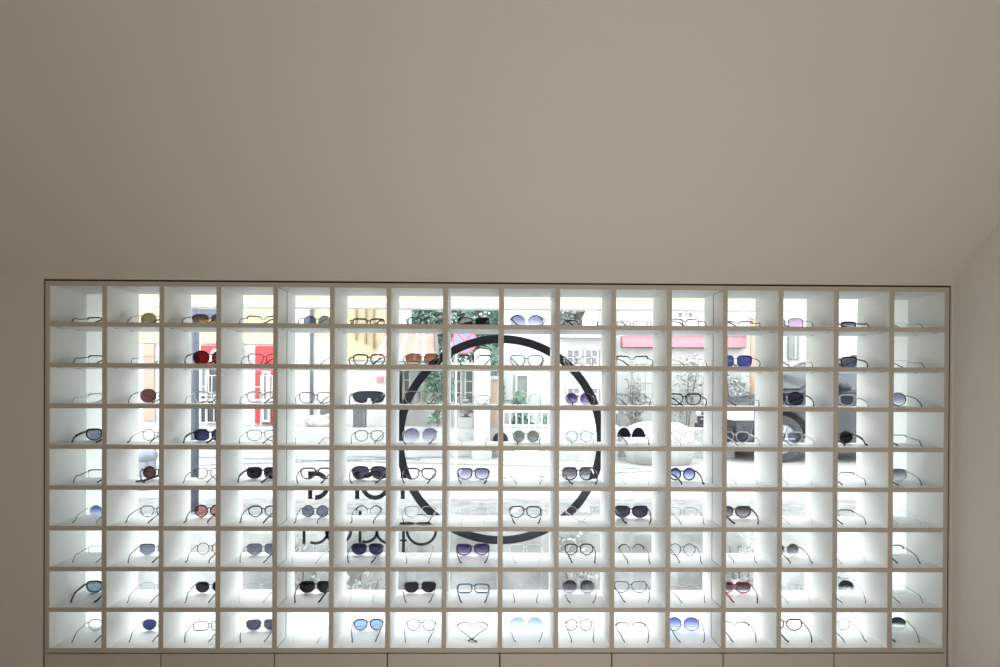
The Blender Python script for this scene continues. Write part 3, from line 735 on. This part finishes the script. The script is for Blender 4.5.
# ------------------------------------------------------------------ dark car, facing the red shop end
def car():
    Y0 = 9.6; W = 1.8
    x0 = wx(735, Y0); e = empty('car', (x0+2.3, Y0+W/2, G0), 0, 'dark blue-grey off-road car parked across the street', 'car')
    paint = mat('car_paint', (.008,.010,.016), .5, 0, coat=.08); blk = mat('black_plastic', (.015,.015,.02), .6); chrome = mat('chrome', (.75,.77,.8), .12, 1)
    gl = mat('car_window_glass', (.04,.05,.06), .15); lamp = mat('headlamp_lens', (.6,.65,.75), .1)
    y0, y1 = -W/2, W/2; X = lambda u: u-2.3
    cxw = .72; rw_, ra = .36, .44; cr_ = cxw+2.75
    def arch(c): return [(X(c+ra*math.cos(R(t))), .36+ra*math.sin(R(t))) for t in range(180, -1, -15)]
    low = [(X(.03),.32)] + [(X(cxw-ra),.30)] + arch(cxw) + [(X(cr_-ra),.26)] + arch(cr_) + [(X(4.6),.34),(X(4.62),.9),(X(4.5),1.08),(X(1.15),1.06),(X(.98),1.03),(X(.32),.95),(X(.08),.86),(X(0),.7)]
    MB().prism(low, y0, y1).build('body', paint, e, bevel=.03)
    cab = [(1.02,1.06),(1.78,1.60),(2.1,1.66),(4.1,1.62),(4.45,1.07)]
    mb = MB(); n = len(cab)
    for s2, yy in ((0, y0+.06), (1, y1-.06)):
        for u, v in cab:
            k_ = (v-1.06)/.6*.10; mb.v.append((X(u), yy+(k_ if s2 == 0 else -k_), v))
    mb.f = [tuple(range(n)), tuple(n+i for i in reversed(range(n)))]+[(i,n+i,n+(i+1)%n,(i+1)%n) for i in range(n)]
    mb.build('cabin', paint, e, bevel=.02)
    for nm, u in (('side_window', [(1.32,1.12),(1.88,1.53),(2.65,1.56),(2.65,1.12)]), ('side_window', [(2.73,1.12),(2.73,1.56),(3.75,1.54),(3.85,1.12)])):
        mb = MB()
        for dy in (-.012, .02):
            for a_, b_ in u: mb.v.append((X(a_), y0+.06+(b_-1.06)/.6*.10+dy, b_))
        mb.f = [(0,1,2,3),(7,6,5,4),(0,4,5,1),(1,5,6,2),(2,6,7,3),(3,7,4,0)]; mb.build(nm, gl, e)
    mb = MB(); q = [(1.10,1.13),(1.70,1.555)]
    for off in (.012, -.01):
        for u, v in q:
            for yy in (y0+.2, y1-.2): mb.v.append((X(u)-off, yy, v+off))
    mb.f = [(0,1,3,2),(4,6,7,5),(0,4,5,1),(2,3,7,6),(0,2,6,4),(1,5,7,3)]; mb.build('windscreen', gl, e)
    for c in (cxw, cr_):
        for yy in (y0+.01, y1-.23):
            ring_ = [(rw_*math.cos(2*math.pi*i/32), .36+rw_*math.sin(2*math.pi*i/32)) for i in range(32)]
            wh = MB().prism([(X(c)+a_, b_) for a_, b_ in ring_], yy, yy+.22).build('wheel', blk, e, bevel=.02)
            mb = MB().prism([(X(c)+a_*.62, .36+(b_-.36)*.62) for a_, b_ in ring_], yy-.012, yy+.03)
            rim_ = mb.build('wheel_rim', chrome if False else A['steel'], wh)
            for t in range(5):
                a_ = 2*math.pi*t/5; MB().tube([(X(c)+.04*math.cos(a_), yy-.02, .36+.04*math.sin(a_)), (X(c)+.2*math.cos(a_), yy-.016, .36+.2*math.sin(a_))], .02).build('spoke', chrome, wh)
    MB().box(X(-.06), X(.02), y0+.05, y1-.05, .30, .52).build('front_bumper', blk, e, bevel=.02)
    gr = MB().box(X(-.03), X(.01), y0+.35, y1-.35, .56, .84).build('grille', blk, e)
    for i in range(4): MB().box(X(-.05), X(-.028), y0+.36, y1-.36, .59+.065*i, .615+.065*i).build('grille_bar', chrome, gr)
    for yy in (y0-.004, y1-.30): MB().box(X(-.02), X(.30), yy, yy+.30, .64, .80).build('headlamp', lamp, e, bevel=.02)
    MB().box(X(cxw+ra+.05), X(cr_-ra-.05), y0-.03, y0-.001, .26, .36).build('side_sill', blk, e, bevel=.01)
    MB().ball((X(1.62), y0-.13, 1.17), (.09,.11,.08)).build('wing_mirror', paint, e, smooth=True)
    MB().tube([(X(1.62), y0-.07, 1.13),(X(1.66), y0+.05, 1.10)], .025).build('mirror_arm', blk, e)
    for u in (2.35, 3.4): MB().box(X(u), X(u+.14), y0-.025, y0-.001, .95, .98).build('door_handle', chrome, e, bevel=.005)
    for yy in (y0+.2, y1-.24): MB().tube([(X(2.6), yy, 1.67),(X(2.7), yy, 1.73),(X(3.9), yy, 1.72),(X(4.0), yy, 1.65)], .018).build('roof_rail', blk, e)
car()

# ------------------------------------------------------------------ light
w = bpy.data.worlds.new('overcast_sky'); S.world = w; w.use_nodes = True; nt = w.node_tree
bg = nt.nodes['Background']; bg.inputs['Color'].default_value = (.93,.98,1,1); bg.inputs['Strength'].default_value = 5.4
def light(name, kind, loc, power, col, rot=(0,0,0), size=.3, sy_=None):
    l = bpy.data.lights.new(name, kind); l.energy = power; l.color = col
    if kind == 'POINT': l.shadow_soft_size = size
    else:
        l.size = size
        if sy_: l.shape = 'RECTANGLE'; l.size_y = sy_
    o = bpy.data.objects.new(name, l); C.objects.link(o); o.location = loc; o.rotation_euler = rot
    return o
light('room_lamp', 'POINT', (.5, -.7, 2.4), 8, (1,.97,.91), size=.2)
light('low_fill_light', 'POINT', (.32, 1.0, .82), 36, (1,.97,.91), size=.2)  # unseen fill added low in the room to brighten the sloping ceiling

S.cycles.use_denoising = True
S.cycles.max_bounces = 10; S.cycles.diffuse_bounces = 5; S.cycles.transparent_max_bounces = 24
S.cycles.caustics_reflective = False; S.cycles.caustics_refractive = False; S.cycles.sample_clamp_indirect = 8
vs = S.view_settings; vs.view_transform = 'Standard'; vs.look = 'None'; vs.gamma = 1; vs.exposure = 0; vs.use_curve_mapping = False
S.display_settings.display_device = 'sRGB'
